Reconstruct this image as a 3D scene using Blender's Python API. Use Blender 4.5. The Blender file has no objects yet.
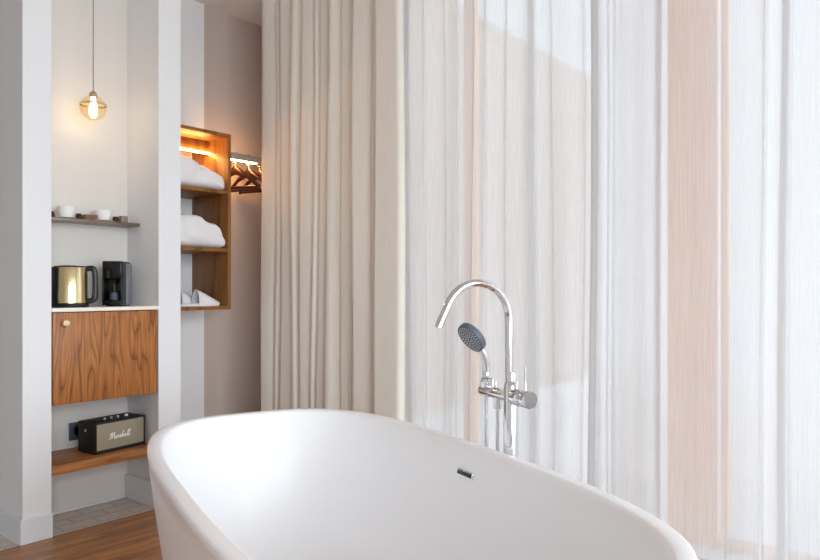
import bpy, bmesh, math, random
from mathutils import Vector, Matrix, noise
random.seed(7)
S = bpy.context.scene
COL = S.collection
PI = math.pi

# ------------------------------------------------------------------ helpers
class MB:
    """collects shapes and links them as ONE mesh object"""
    def __init__(self):
        self.bm = bmesh.new()

    def box(self, a, b, bevel=0.0, seg=2, mat=None):
        t = bmesh.new()
        bmesh.ops.create_cube(t, size=1.0)
        for v in t.verts:
            v.co = Vector([(a[i] + b[i]) / 2 + v.co[i] * (b[i] - a[i]) for i in range(3)])
        if bevel > 0:
            bmesh.ops.bevel(t, geom=list(t.edges), offset=bevel, segments=seg, profile=0.5, affect='EDGES')
        self._merge(t, mat)
        return self

    def _merge(self, t, mat=None):
        if mat is not None:
            bmesh.ops.transform(t, matrix=mat, verts=t.verts)
        me = bpy.data.meshes.new('tmp')
        t.to_mesh(me)
        t.free()
        self.bm.from_mesh(me)
        bpy.data.meshes.remove(me)

    def loft(self, rings, close_u=True, cap0=True, cap1=True):
        bm = self.bm
        vs = [[bm.verts.new(p) for p in r] for r in rings]
        n = len(rings[0])
        for i in range(len(vs) - 1):
            for j in range(n if close_u else n - 1):
                k = (j + 1) % n
                bm.faces.new((vs[i][j], vs[i][k], vs[i + 1][k], vs[i + 1][j]))
        if cap0 and close_u:
            bm.faces.new(list(reversed(vs[0])))
        if cap1 and close_u:
            bm.faces.new(vs[-1])
        return self

    def tube(self, pts, r, n=16, cap=True):
        pts = [Vector(p) for p in pts]
        rs = r if isinstance(r, (list, tuple)) else [r] * len(pts)
        rings = []
        t0 = (pts[1] - pts[0]).normalized()
        up = Vector((0, 0, 1)) if abs(t0.z) < 0.9 else Vector((1, 0, 0))
        nrm = (up - t0 * up.dot(t0)).normalized()
        for i, p in enumerate(pts):
            if i == 0:
                t = t0
            elif i == len(pts) - 1:
                t = (pts[i] - pts[i - 1]).normalized()
            else:
                t = ((pts[i + 1] - pts[i]).normalized() + (pts[i] - pts[i - 1]).normalized())
                t = t.normalized() if t.length > 1e-6 else (pts[i + 1] - pts[i]).normalized()
            nrm = (nrm - t * nrm.dot(t)).normalized()
            b = t.cross(nrm)
            rings.append([p + (nrm * math.cos(2 * PI * k / n) + b * math.sin(2 * PI * k / n)) * rs[i] for k in range(n)])
        return self.loft(rings, True, cap, cap)

    def lathe(self, prof, n=32, center=(0, 0, 0), axis=None, cap0=True, cap1=True):
        """prof: (radius, height) list; axis: direction of the height"""
        rings = [[Vector((max(r, 1e-4) * math.cos(2 * PI * k / n), max(r, 1e-4) * math.sin(2 * PI * k / n), h)) for k in range(n)] for r, h in prof]
        q = Vector((0, 0, 1)).rotation_difference(Vector(axis).normalized()) if axis is not None else None
        c = Vector(center)
        rings = [[(q @ p if q else p) + c for p in r] for r in rings]
        return self.loft(rings, True, cap0, cap1)

    def grid(self, fn, nu, nv):
        bm = self.bm
        vs = [[bm.verts.new(fn(i / nu, j / nv)) for j in range(nv + 1)] for i in range(nu + 1)]
        for i in range(nu):
            for j in range(nv):
                bm.faces.new((vs[i][j], vs[i + 1][j], vs[i + 1][j + 1], vs[i][j + 1]))
        return self

    def build(self, name, mat, parent=None, smooth=True, angle=40, origin=None, recalc=True):
        if recalc:
            bmesh.ops.recalc_face_normals(self.bm, faces=self.bm.faces)
        if smooth:
            for f in self.bm.faces:
                f.smooth = True
            ca = math.radians(angle)
            for e in self.bm.edges:
                if len(e.link_faces) == 2 and e.calc_face_angle(0) > ca:
                    e.smooth = False
        pm = world_of(parent) if parent else Matrix.Identity(4)
        off = Vector(origin) if origin is not None else None
        inv = pm.inverted()
        if off is not None:
            bmesh.ops.translate(self.bm, verts=self.bm.verts, vec=-off)
        else:
            bmesh.ops.transform(self.bm, matrix=inv, verts=self.bm.verts)
        me = bpy.data.meshes.new(name)
        self.bm.to_mesh(me)
        self.bm.free()
        me.materials.append(mat)
        o = bpy.data.objects.new(name, me)
        COL.objects.link(o)
        if off is not None:
            o.location = off if not parent else inv @ off
        if parent:
            o.parent = parent
        return o


def world_of(o):
    m = Matrix.LocRotScale(o.location, o.rotation_euler, o.scale)
    return (world_of(o.parent) @ m) if o.parent else m


def tag(o, label, cat, group=None):
    o['label'] = label
    o['category'] = cat
    if group:
        o['group'] = group
    return o


def thing(name, label, cat, loc, rz=0.0, group=None):
    o = bpy.data.objects.new(name, None)
    o.empty_display_size = 0.05
    o.location = loc
    o.rotation_euler = (0, 0, rz)
    COL.objects.link(o)
    return tag(o, label, cat, group)


def struct(o):
    o['kind'] = 'structure'
    return o


def sbox(name, mat, *boxes, bevel=0.0):
    m = MB()
    for a, b in boxes:
        m.box(a, b, bevel)
    return struct(m.build(name, mat, smooth=False))


def copy_thing(src, loc, rz, label):
    r = src.copy()
    COL.objects.link(r)
    r.location = loc
    r.rotation_euler = (0, 0, rz)
    r['label'] = label
    for ch in list(src.children):
        c = ch.copy()
        COL.objects.link(c)
        c.parent = r
        for g in list(ch.children):
            d = g.copy()
            COL.objects.link(d)
            d.parent = c
    return r


# ------------------------------------------------------------------ materials
def srgb(r, g, b):
    def f(c):
        c /= 255.0
        return c / 12.92 if c <= 0.04045 else ((c + 0.055) / 1.055) ** 2.4
    return (f(r), f(g), f(b), 1.0)


def newmat(name):
    m = bpy.data.materials.new(name)
    m.use_nodes = True
    nt = m.node_tree
    return m, nt, nt.nodes['Principled BSDF'], nt.nodes['Material Output']


def N(nt, t, **kw):
    n = nt.nodes.new(t)
    for k, v in kw.items():
        if k in n.inputs:
            n.inputs[k].default_value = v
        else:
            setattr(n, k, v)
    return n


def plain(name, col, rough=0.5, metal=0.0, var=0.04, scale=40.0, bump=0.0, coat=0.0, spec=None):
    """solid colour with a slight procedural mottling and optional bump"""
    m, nt, p, out = newmat(name)
    p.inputs['Roughness'].default_value = rough
    p.inputs['Metallic'].default_value = metal
    if coat:
        p.inputs['Coat Weight'].default_value = coat
        p.inputs['Coat Roughness'].default_value = 0.05
    if spec is not None:
        p.inputs['Specular IOR Level'].default_value = spec
    tc = N(nt, 'ShaderNodeTexCoord')
    no = N(nt, 'ShaderNodeTexNoise', Scale=scale, Detail=4.0)
    nt.links.new(tc.outputs['Object'], no.inputs['Vector'])
    mx = N(nt, 'ShaderNodeMix', data_type='RGBA')
    c = Vector(col[:3])
    mx.inputs[6].default_value = (*(c * (1 - var)), 1)
    mx.inputs[7].default_value = (*[min(1, x * (1 + var)) for x in c], 1)
    nt.links.new(no.outputs['Fac'], mx.inputs[0])
    nt.links.new(mx.outputs[2], p.inputs['Base Color'])
    if bump:
        b = N(nt, 'ShaderNodeBump', Strength=bump, Distance=0.002)
        nt.links.new(no.outputs['Fac'], b.inputs['Height'])
        nt.links.new(b.outputs['Normal'], p.inputs['Normal'])
    return m


def wood(name, light, dark, scl=(7, 7, 0.9), bands=9.0, rough=0.45, fibre=(160, 160, 4), amount=1.0):
    """contoured growth-ring grain: bands of a stretched noise field, plus fine fibres"""
    m, nt, p, out = newmat(name)
    p.inputs['Roughness'].default_value = rough
    tc = N(nt, 'ShaderNodeTexCoord')
    mp = N(nt, 'ShaderNodeMapping')
    mp.inputs['Scale'].default_value = scl
    nt.links.new(tc.outputs['Object'], mp.inputs['Vector'])
    n1 = N(nt, 'ShaderNodeTexNoise', Scale=1.0, Detail=1.5, Roughness=0.45)
    nt.links.new(mp.outputs[0], n1.inputs['Vector'])
    mul = N(nt, 'ShaderNodeMath', operation='MULTIPLY')
    mul.inputs[1].default_value = bands
    nt.links.new(n1.outputs['Fac'], mul.inputs[0])
    fr = N(nt, 'ShaderNodeMath', operation='FRACT')
    nt.links.new(mul.outputs[0], fr.inputs[0])
    rp = N(nt, 'ShaderNodeValToRGB')
    e = rp.color_ramp.elements
    e[0].position = 0.0
    e[0].color = dark
    e[1].position = 1.0
    e[1].color = tuple(0.45 * a + 0.55 * b for a, b in zip(dark, light))
    el = e.new(0.22)
    el.color = tuple(0.3 * a + 0.7 * b for a, b in zip(dark, light))
    el = e.new(0.55)
    el.color = light
    nt.links.new(fr.outputs[0], rp.inputs['Fac'])
    mp2 = N(nt, 'ShaderNodeMapping')
    mp2.inputs['Scale'].default_value = fibre
    nt.links.new(tc.outputs['Object'], mp2.inputs['Vector'])
    n2 = N(nt, 'ShaderNodeTexNoise', Scale=1.0, Detail=3.0)
    nt.links.new(mp2.outputs[0], n2.inputs['Vector'])
    r2 = N(nt, 'ShaderNodeValToRGB')
    r2.color_ramp.elements[0].position = 0.35
    r2.color_ramp.elements[0].color = (0.62, 0.56, 0.5, 1)
    r2.color_ramp.elements[1].position = 0.62
    r2.color_ramp.elements[1].color = (1, 1, 1, 1)
    nt.links.new(n2.outputs['Fac'], r2.inputs['Fac'])
    mx = N(nt, 'ShaderNodeMix', data_type='RGBA', blend_type='MULTIPLY')
    mx.inputs[0].default_value = 0.75 * amount
    nt.links.new(rp.outputs['Color'], mx.inputs[6])
    nt.links.new(r2.outputs['Color'], mx.inputs[7])
    nt.links.new(mx.outputs[2], p.inputs['Base Color'])
    return m


def glass(name, tint=(1, 1, 1, 1), cap=1.0):
    m, nt, p, out = newmat(name)
    nt.nodes.remove(p)
    tr = N(nt, 'ShaderNodeBsdfTransparent')
    tr.inputs['Color'].default_value = tint
    gl = N(nt, 'ShaderNodeBsdfGlossy')
    gl.inputs['Roughness'].default_value = 0.02
    fr = N(nt, 'ShaderNodeFresnel')
    fr.inputs['IOR'].default_value = 1.12
    mx = N(nt, 'ShaderNodeMixShader')
    mn = N(nt, 'ShaderNodeMath', operation='MINIMUM')
    mn.inputs[1].default_value = cap
    nt.links.new(fr.outputs[0], mn.inputs[0])
    nt.links.new(mn.outputs[0], mx.inputs[0])
    nt.links.new(tr.outputs[0], mx.inputs[1])
    nt.links.new(gl.outputs[0], mx.inputs[2])
    nt.links.new(mx.outputs[0], out.inputs['Surface'])
    return m


def emit(name, col, strength):
    m, nt, p, out = newmat(name)
    nt.nodes.remove(p)
    e = N(nt, 'ShaderNodeEmission')
    e.inputs['Color'].default_value = col
    e.inputs['Strength'].default_value = strength
    nt.links.new(e.outputs[0], out.inputs['Surface'])
    return m


def sheer(name, col, transp=0.25, transl=0.6, amp=0.12):
    """open-weave voile: vertical thread density varies, the rest lets light through diffusely"""
    m, nt, p, out = newmat(name)
    nt.nodes.remove(p)
    tc = N(nt, 'ShaderNodeTexCoord')
    mp = N(nt, 'ShaderNodeMapping')
    mp.inputs['Scale'].default_value = (60, 190, 5.0)
    nt.links.new(tc.outputs['Object'], mp.inputs['Vector'])
    n1 = N(nt, 'ShaderNodeTexNoise', Scale=1.0, Detail=4.0, Roughness=0.65)
    nt.links.new(mp.outputs[0], n1.inputs['Vector'])
    mr = N(nt, 'ShaderNodeMapRange')
    mr.inputs['From Min'].default_value = 0.3
    mr.inputs['From Max'].default_value = 0.7
    mr.inputs['To Min'].default_value = transp - amp
    mr.inputs['To Max'].default_value = transp + amp
    nt.links.new(n1.outputs['Fac'], mr.inputs['Value'])
    df = N(nt, 'ShaderNodeBsdfDiffuse')
    df.inputs['Color'].default_value = col
    tl = N(nt, 'ShaderNodeBsdfTranslucent')
    tl.inputs['Color'].default_value = col
    a = N(nt, 'ShaderNodeMixShader')
    a.inputs[0].default_value = transl
    nt.links.new(df.outputs[0], a.inputs[1])
    nt.links.new(tl.outputs[0], a.inputs[2])
    tr = N(nt, 'ShaderNodeBsdfTransparent')
    mx = N(nt, 'ShaderNodeMixShader')
    nt.links.new(mr.outputs[0], mx.inputs[0])
    nt.links.new(a.outputs[0], mx.inputs[1])
    nt.links.new(tr.outputs[0], mx.inputs[2])
    nt.links.new(mx.outputs[0], out.inputs['Surface'])
    return m


def linen(name, col):
    m, nt, p, out = newmat(name)
    p.inputs['Roughness'].default_value = 0.9
    p.inputs['Specular IOR Level'].default_value = 0.1
    tc = N(nt, 'ShaderNodeTexCoord')
    mp = N(nt, 'ShaderNodeMapping')
    mp.inputs['Scale'].default_value = (220, 220, 9)
    nt.links.new(tc.outputs['Object'], mp.inputs['Vector'])
    n1 = N(nt, 'ShaderNodeTexNoise', Scale=1.0, Detail=4.0)
    nt.links.new(mp.outputs[0], n1.inputs['Vector'])
    mx = N(nt, 'ShaderNodeMix', data_type='RGBA')
    c = Vector(col[:3])
    mx.inputs[6].default_value = (*(c * 0.88), 1)
    mx.inputs[7].default_value = (*(c * 1.06), 1)
    nt.links.new(n1.outputs['Fac'], mx.inputs[0])
    nt.links.new(mx.outputs[2], p.inputs['Base Color'])
    b = N(nt, 'ShaderNodeBump', Strength=0.25, Distance=0.002)
    nt.links.new(n1.outputs['Fac'], b.inputs['Height'])
    nt.links.new(b.outputs['Normal'], p.inputs['Normal'])
    tl = N(nt, 'ShaderNodeBsdfTranslucent')
    nt.links.new(mx.outputs[2], tl.inputs['Color'])
    ms = N(nt, 'ShaderNodeMixShader')
    ms.inputs[0].default_value = 0.07
    nt.links.new(p.outputs[0], ms.inputs[1])
    nt.links.new(tl.outputs[0], ms.inputs[2])
    nt.links.new(ms.outputs[0], out.inputs['Surface'])
    return m


def tiles(name, c1, c2, grout, size=(0.2, 0.1), rough=0.4):
    m, nt, p, out = newmat(name)
    p.inputs['Roughness'].default_value = rough
    tc = N(nt, 'ShaderNodeTexCoord')
    br = N(nt, 'ShaderNodeTexBrick')
    br.inputs['Color1'].default_value = c1
    br.inputs['Color2'].default_value = c2
    br.inputs['Mortar'].default_value = grout
    br.inputs['Scale'].default_value = 1.0
    br.inputs['Brick Width'].default_value = size[0]
    br.inputs['Row Height'].default_value = size[1]
    br.inputs['Mortar Size'].default_value = 0.003
    nt.links.new(tc.outputs['Object'], br.inputs['Vector'])
    nt.links.new(br.outputs['Color'], p.inputs['Base Color'])
    return m


def planks(name):
    m, nt, p, out = newmat(name)
    p.inputs['Roughness'].default_value = 0.38
    tc = N(nt, 'ShaderNodeTexCoord')
    br = N(nt, 'ShaderNodeTexBrick')
    br.offset = 0.37
    br.inputs['Color1'].default_value = (0.86, 0.86, 0.86, 1)
    br.inputs['Color2'].default_value = (1.0, 1.0, 1.0, 1)
    br.inputs['Mortar'].default_value = (0.45, 0.42, 0.4, 1)
    br.inputs['Scale'].default_value = 1.0
    br.inputs['Brick Width'].default_value = 1.3
    br.inputs['Row Height'].default_value = 0.15
    br.inputs['Mortar Size'].default_value = 0.0015
    nt.links.new(tc.outputs['Object'], br.inputs['Vector'])
    mp = N(nt, 'ShaderNodeMapping')
    mp.inputs['Scale'].default_value = (3.0, 22, 1)
    nt.links.new(tc.outputs['Object'], mp.inputs['Vector'])
    n1 = N(nt, 'ShaderNodeTexNoise', Scale=1.0, Detail=5.0, Distortion=1.2)
    nt.links.new(mp.outputs[0], n1.inputs['Vector'])
    rp = N(nt, 'ShaderNodeValToRGB')
    rp.color_ramp.elements[0].position = 0.3
    rp.color_ramp.elements[0].color = srgb(138, 90, 52)
    rp.color_ramp.elements[1].position = 0.7
    rp.color_ramp.elements[1].color = srgb(198, 140, 90)
    nt.links.new(n1.outputs['Fac'], rp.inputs['Fac'])
    mx = N(nt, 'ShaderNodeMix', data_type='RGBA', blend_type='MULTIPLY')
    mx.inputs[0].default_value = 1.0
    nt.links.new(rp.outputs['Color'], mx.inputs[6])
    nt.links.new(br.outputs['Color'], mx.inputs[7])
    nt.links.new(mx.outputs[2], p.inputs['Base Color'])
    return m


M = {}
M['white_wall'] = plain('white_plaster', (0.79, 0.795, 0.80, 1), 0.75, var=0.015, scale=6, bump=0.03)
M['cream_wall'] = plain('cream_plaster', (0.73, 0.69, 0.645, 1), 0.75, var=0.015, scale=6, bump=0.03)
M['shaded_taupe_wall'] = plain('shaded_taupe_plaster', (0.52, 0.44, 0.39, 1), 0.8, var=0.02, scale=6, bump=0.03)  # wardrobe wall beside the daylit strip, its shade put into the colour
M['ceiling'] = plain('ceiling_paint', (0.87, 0.865, 0.86, 1), 0.85, var=0.01)
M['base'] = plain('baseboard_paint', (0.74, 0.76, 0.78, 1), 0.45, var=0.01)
M['floor'] = planks('oak_floorboards')
M['tile'] = tiles('pale_grey_tile', srgb(204, 194, 184), srgb(214, 205, 196), srgb(158, 150, 142), (0.16, 0.08))
M['oak'] = wood('oak_veneer', srgb(186, 118, 56), srgb(116, 64, 22), (15, 15, 1.7), 11.0)
M['oak_long'] = wood('oak_board', srgb(190, 126, 66), srgb(138, 82, 36), (1.0, 12, 12), 5.0, fibre=(5, 170, 170))
M['oak_unit'] = wood('oak_unit', srgb(158, 106, 50), srgb(104, 64, 24), (6, 6, 0.8), 5.0)
M['oak_frame'] = wood('light_oak_frame', srgb(246, 186, 120), srgb(230, 160, 94), (8, 8, 0.7), 4.0, amount=0.5)
M['counter'] = plain('cream_stone', srgb(243, 236, 224), 0.35, var=0.01)
M['shelf'] = plain('bronze_metal', srgb(128, 114, 100), 0.35, 0.6, var=0.04)
M['tub'] = plain('white_acrylic', (0.93, 0.93, 0.935, 1), 0.3, var=0.004, spec=0.3)
M['chrome'] = plain('chrome', (0.74, 0.75, 0.765, 1), 0.07, 1.0, var=0.01)
M['dark_chrome'] = plain('dark_slot', (0.04, 0.04, 0.04, 1), 0.4, 0.5)
M['spray'] = plain('grey_spray_plate', srgb(96, 102, 112), 0.5, 0.0, var=0.05)
M['nozzle'] = plain('pale_nozzles', srgb(215, 218, 220), 0.5)
M['hose'] = plain('steel_hose', (0.62, 0.63, 0.65, 1), 0.25, 1.0, var=0.05)
M['gold'] = plain('brushed_gold', (0.74, 0.62, 0.36, 1), 0.2, 1.0, var=0.03)
M['black'] = plain('black_plastic', srgb(18, 18, 20), 0.32, var=0.05)
M['black_gloss'] = plain('black_gloss', srgb(14, 15, 18), 0.22, var=0.03, spec=0.35)
M['vinyl'] = plain('black_vinyl', srgb(20, 19, 19), 0.55, var=0.15, scale=600, bump=0.3)
M['grey_plastic'] = plain('grey_plastic', srgb(126, 130, 136), 0.4, var=0.03)
M['socket'] = plain('anthracite_socket', srgb(70, 80, 92), 0.45, var=0.03)
M['grille'] = plain('taupe_grille_cloth', srgb(158, 148, 128), 0.85, var=0.14, scale=900, bump=0.4)
M['white_enamel'] = plain('white_lettering', (0.9, 0.9, 0.88, 1), 0.4)
M['porcelain'] = plain('porcelain', (0.88, 0.87, 0.86, 1), 0.15, var=0.005)
M['dark_pod'] = plain('dark_foil', srgb(62, 52, 48), 0.3, 0.6)
M['brown_box'] = plain('brown_card', srgb(122, 86, 70), 0.6, var=0.08)
M['taupe_box'] = plain('taupe_box', srgb(142, 128, 116), 0.5, var=0.06)
M['terry'] = plain('white_terry', (0.86, 0.86, 0.88, 1), 0.95, var=0.03, scale=260, bump=0.7)
M['mahogany'] = wood('mahogany', srgb(72, 28, 15), srgb(40, 15, 9), (2, 14, 14), 4.0, 0.3)
M['brass'] = plain('brushed_brass', (0.72, 0.58, 0.36, 1), 0.25, 1.0, var=0.03)
M['steel'] = plain('brushed_steel', (0.72, 0.72, 0.72, 1), 0.28, 1.0, var=0.04)
M['cable'] = plain('grey_cable', srgb(120, 122, 122), 0.5)
M['cord'] = plain('taupe_cord', srgb(130, 120, 110), 0.7)
M['drape'] = linen('oatmeal_linen', (0.87, 0.82, 0.735, 1))
M['sheer'] = sheer('white_voile', (0.86, 0.86, 0.87, 1), 0.24, 0.36, 0.07)
M['pane'] = glass('window_glass')
M['lamp_glass'] = glass('amber_lamp_glass', (1.0, 0.92, 0.76, 1), 0.12)
M['bulb'] = emit('warm_bulb', (1.0, 0.80, 0.56, 1), 12.0)
M['led'] = emit('warm_led', (1.0, 0.54, 0.17, 1), 90.0)
M['rail_led'] = emit('warm_rail_led', (1.0, 0.50, 0.17, 1), 220.0)
M['render'] = plain('rendered_facade', srgb(140, 126, 114), 0.9, var=0.05, scale=3)
M['terrace'] = tiles('terrace_slabs', srgb(196, 198, 200), srgb(205, 206, 208), srgb(160, 160, 160), (0.6, 0.6), 0.8)

# ------------------------------------------------------------------ setting
GXT = 2.93
FY = 3.014      # front plane of the niche wall
NB = 3.304      # back of the niche
WB = 3.67       # back of the wardrobe recess
sbox('floor', M['floor'], ((-2.7, -2.9, -0.1), (3.1, FY, 0)))
sbox('floor_niche', M['tile'], ((1.294, FY, -0.1), (1.788, NB, 0.0)))
sbox('floor_passage', M['tile'], ((0.1, FY, -0.1), (1.18, 6.0, 0.0)))
sbox('floor_wardrobe', M['floor'], ((1.906, FY, -0.1), (3.1, WB, 0.0)))
sbox('ceiling', M['ceiling'], ((-2.7, -2.9, 3.0), (3.2, 3.33, 3.1)), ((0.0, 3.33, 3.0), (1.294, 6.1, 3.1)))
sbox('ceiling_wardrobe', M['ceiling'], ((1.906, 3.33, 2.79), (3.2, 3.79, 3.1)))
sbox('wall_pier', M['white_wall'], ((1.18, FY, -0.1), (1.294, 6.1, 3.0)))
sbox('wall_niche', M['cream_wall'], ((1.294, NB, -0.1), (1.788, 3.42, 3.0)))
sbox('wall_partition', M['white_wall'], ((1.788, FY, -0.1), (1.906, 3.79, 3.0)))
sbox('wall_wardrobe', M['shaded_taupe_wall'], ((1.906, WB, -0.1), (3.2, 3.79, 2.79)), ((3.1, 3.33, -0.1), (3.2, WB, 2.79)))
sbox('daylight_panel', M['white_wall'], ((1.906, WB - 0.01, 0.0), (2.477, WB, 2.79)))  # daylit stretch of the wardrobe wall, its light put into a white panel
sbox('wall_right', M['white_wall'], ((2.9, 2.62, -0.1), (3.1, 3.33, 3.0)))
sbox('wall_front', M['white_wall'], ((-2.6, FY, -0.1), (0.1, 3.13, 3.0)))
sbox('wall_passage', M['white_wall'], ((0.0, 3.13, -0.1), (0.1, 6.1, 3.0)), ((0.1, 6.0, -0.1), (1.18, 6.1, 3.0)))
sbox('wall_left', M['white_wall'], ((-2.7, -2.9, -0.1), (-2.6, 3.13, 3.0)))
sbox('wall_rear', M['white_wall'], ((-2.6, -2.9, -0.1), (-2.2, -2.8, 3.0)), ((2.5, -2.9, -0.1), (3.1, -2.8, 3.0)),
     ((-2.2, -2.9, 2.85), (2.5, -2.8, 3.0)), ((-2.2, -2.9, -0.1), (2.5, -2.8, 0.12)))
sbox('trim_2', M['white_wall'], ((2.88, -2.8, 2.88), (3.08, 2.62, 3.0)))
BBH = 0.102
sbox('baseboard_pier', M['base'], ((1.168, FY - 0.012, 0), (1.296, FY, BBH)), ((1.168, FY, 0), (1.18, 6.0, BBH)), bevel=0.002)
sbox('baseboard_niche', M['base'], ((1.776, FY, 0), (1.788, NB, 0.117)), ((1.294, NB - 0.008, 0), (1.776, NB, 0.012)), bevel=0.002)
sbox('baseboard_partition', M['base'], ((1.786, FY - 0.012, 0), (1.908, FY, BBH)), bevel=0.002)

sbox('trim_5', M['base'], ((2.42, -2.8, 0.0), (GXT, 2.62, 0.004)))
# window wall on the right: oak posts and clear panes
GX = 2.95
def window(n, y0, y1, left_w, right_w, z1=2.88):
    w = struct(thing('window_%d' % n, 'x', 'window', (GX, (y0 + y1) / 2, 0)))
    del w['label'], w['category']
    m = MB()
    m.box((GX - 0.02, y0, 0), (GX + 0.03, y0 + right_w, z1), 0.003)
    m.box((GX - 0.02, y1 - left_w, 0), (GX + 0.03, y1, z1), 0.003)
    m.box((GX - 0.015, y0 + right_w, 0), (GX + 0.025, y1 - left_w, 0.024), 0.003)
    m.box((GX - 0.015, y0 + right_w, z1 - 0.06), (GX + 0.025, y1 - left_w, z1), 0.003)
    m.build('window_frame', M['oak_frame'], w)
    MB().box((GX, y0 + right_w - 0.005, 0.022), (GX + 0.012, y1 - left_w + 0.005, z1 - 0.055)).build('window_pane', M['pane'], w, smooth=False)
window(1, 2.01, 2.62, 0.05, 0.03)
window(2, 0.90, 2.01, 0.03, 0.10)
window(3, -0.35, 0.90, 0.09, 0.05)
window(4, -1.60, -0.35, 0.05, 0.05)
window(5, -2.80, -1.60, 0.05, 0.05)
# slim inner sash stile beside the broad post
sbox('trim_3', M['oak_frame'], ((GX - 0.012, 0.766, 0.06), (GX + 0.022, 0.790, 2.82)))
# tall unseen window, added in the wall behind the viewer to light the room
w = struct(thing('window_6', 'x', 'window', (0.15, -2.85, 0.12)))
del w['label'], w['category']
m = MB()
for x in (-2.2, -0.63, 0.87, 2.44):
    m.box((x, -2.88, 0.12), (x + 0.06, -2.82, 2.85), 0.003)
m.box((-2.14, -2.88, 0.12), (2.44, -2.82, 0.18), 0.003)
m.box((-2.14, -2.88, 2.79), (2.44, -2.82, 2.85), 0.003)
m.build('window_frame', M['oak_frame'], w)
MB().box((-2.15, -2.856, 0.17), (2.45, -2.846, 2.8)).build('window_pane', M['pane'], w, smooth=False)

# outside: terrace and the low wing of the house
struct(MB().box((-6, -12, -0.15), (60, 60, -0.101)).box((3.1, -12, -0.101), (60, 3.6, -0.02)).build('terrace', M['terrace'], smooth=False))
b = thing('building_wing', 'beige rendered wing of the house seen through the sheer curtain', 'building', (5.6, 4.6, -0.1))
MB().box((3.25, 3.6, -0.1), (8.0, 5.6, 3.45)).build('wall', M['render'], b, smooth=False)
MB().box((3.245, 3.595, 3.45), (8.005, 5.605, 3.6)).build('roof_edge', M['render'], b, smooth=False)

# ------------------------------------------------------------------ bathtub
A = math.radians(29.09)
TH = math.radians(39.3)
CS, SN = math.sin(TH), math.cos(TH)      # .633 .774
RIGHT = Vector((CS, -SN, 0))
FWD = Vector((SN, CS, 0))
UAX = (-math.sin(A)) * RIGHT + math.cos(A) * FWD       # along the tub, away from the viewer
VAX = math.cos(A) * RIGHT + math.sin(A) * FWD          # across the tub, to the window
UC, VC, HL, HW, RIM = 1.5537, 0.6950, 0.868, 0.424, 0.61
TC = UAX * UC + VAX * VC
def tub_ring(dl, dw, z, n=3.1, k=120, shift=0.0):
    out = []
    for i in range(k):
        a = 2 * PI * i / k
        c, s = math.cos(a), math.sin(a)
        x = math.copysign(abs(c) ** (2 / n), c) * (HL + dl)
        y = math.copysign(abs(s) ** (2 / n), s) * (HW + dw)
        p = TC + UAX * (x + shift) + VAX * y
        out.append(Vector((p.x, p.y, z)))
    return out
tub = thing('bathtub', 'white oval freestanding bathtub standing before the curtained window', 'bathtub', (TC.x, TC.y, 0))
rings = []
for z, d in ((0.0, -0.100), (0.012, -0.096), (0.15, -0.066), (0.30, -0.040), (0.45, -0.018), (0.55, -0.0055), (RIM - 0.026, -0.0035), (RIM - 0.021, -0.001),
             (RIM - 0.006, 0.0), (RIM - 0.0018, -0.0016), (RIM, -0.006), (RIM, -0.028), (RIM - 0.002, -0.034), (RIM - 0.009, -0.0395),
             (RIM - 0.02, -0.043), (RIM - 0.05, -0.050), (0.45, -0.072), (0.35, -0.095)):
    rings.append(tub_ring(d * (1.25 if z < 0.58 else 1), d, z))
for z, d, e in ((0.25, -0.122, -0.155), (0.19, -0.155, -0.215), (0.16, -0.20, -0.28), (0.147, -0.27, -0.40), (0.142, -0.35, -0.6), (0.14, -0.395, -0.85)):
    rings.append(tub_ring(e, d, z, 2.6))
MB().loft(rings).build('shell', M['tub'], tub, angle=60)
# overflow slot in the window-side wall
ov = TC + UAX * 0.042 + VAX * (HW - 0.0555)
ovz = 0.535
m = MB()
R4 = Matrix.Translation((ov.x, ov.y, ovz)) @ Matrix(((UAX.x, VAX.x, 0, 0), (UAX.y, VAX.y, 0, 0), (0, 0, 1, 0), (0, 0, 0, 1))) @ Matrix.Rotation(math.radians(-10), 4, 'X')
m.box((-0.039, -0.004, -0.0095), (0.039, 0.010, 0.0095), 0.003, mat=R4)
of = m.build('overflow_cover', M['chrome'], tub)
of['label'] = 'chrome rim of the overflow slot'
m = MB()
m.box((-0.035, -0.0055, -0.006), (0.035, 0.002, 0.0055), 0.002, mat=R4)
m.build('overflow_slot', M['dark_chrome'], of)
dr = MB().lathe([(0.0, 0), (0.034, 0), (0.034, 0.003), (0.030, 0.006), (0.0, 0.006)], 32, (TC.x, TC.y, 0.1405)).build('drain_cover', M['chrome'], tub)

# ------------------------------------------------------------------ floor-standing bath mixer
def cam_pt(cx, cz, z):
    p = RIGHT * cx + FWD * cz
    return Vector((p.x, p.y, z))
FB = cam_pt(0.2796, 1.91, 0)
D = -VAX           # spout direction, over the tub
AX = -UAX          # towards the viewer along the tub
mix = thing('bath_mixer', 'chrome floor-standing bath mixer with arched spout beside the tub', 'tap', (FB.x, FB.y, 0))
MB().lathe([(0.0, 0), (0.055, 0), (0.055, 0.008), (0.05, 0.014), (0.0, 0.014)], 40, FB).build('floor_flange', M['chrome'], mix)
MB().lathe([(0.0205, 0.014), (0.0205, 0.775), (0.0175, 0.79), (0.0155, 0.792), (0.0155, 0.815), (0.013, 0.82), (0.0, 0.82)], 32, FB).build('column', M['chrome'], mix)
def spout_pt(px, py):
    t = (px - 410) / 690.0
    L = (0.2796 - t * 1.91) / (math.cos(A) - t * math.sin(A))
    dep = 1.91 - math.sin(A) * L
    return FB + D * L + Vector((0, 0, 1.05 - (py - 288) * dep / 690.0))
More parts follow.
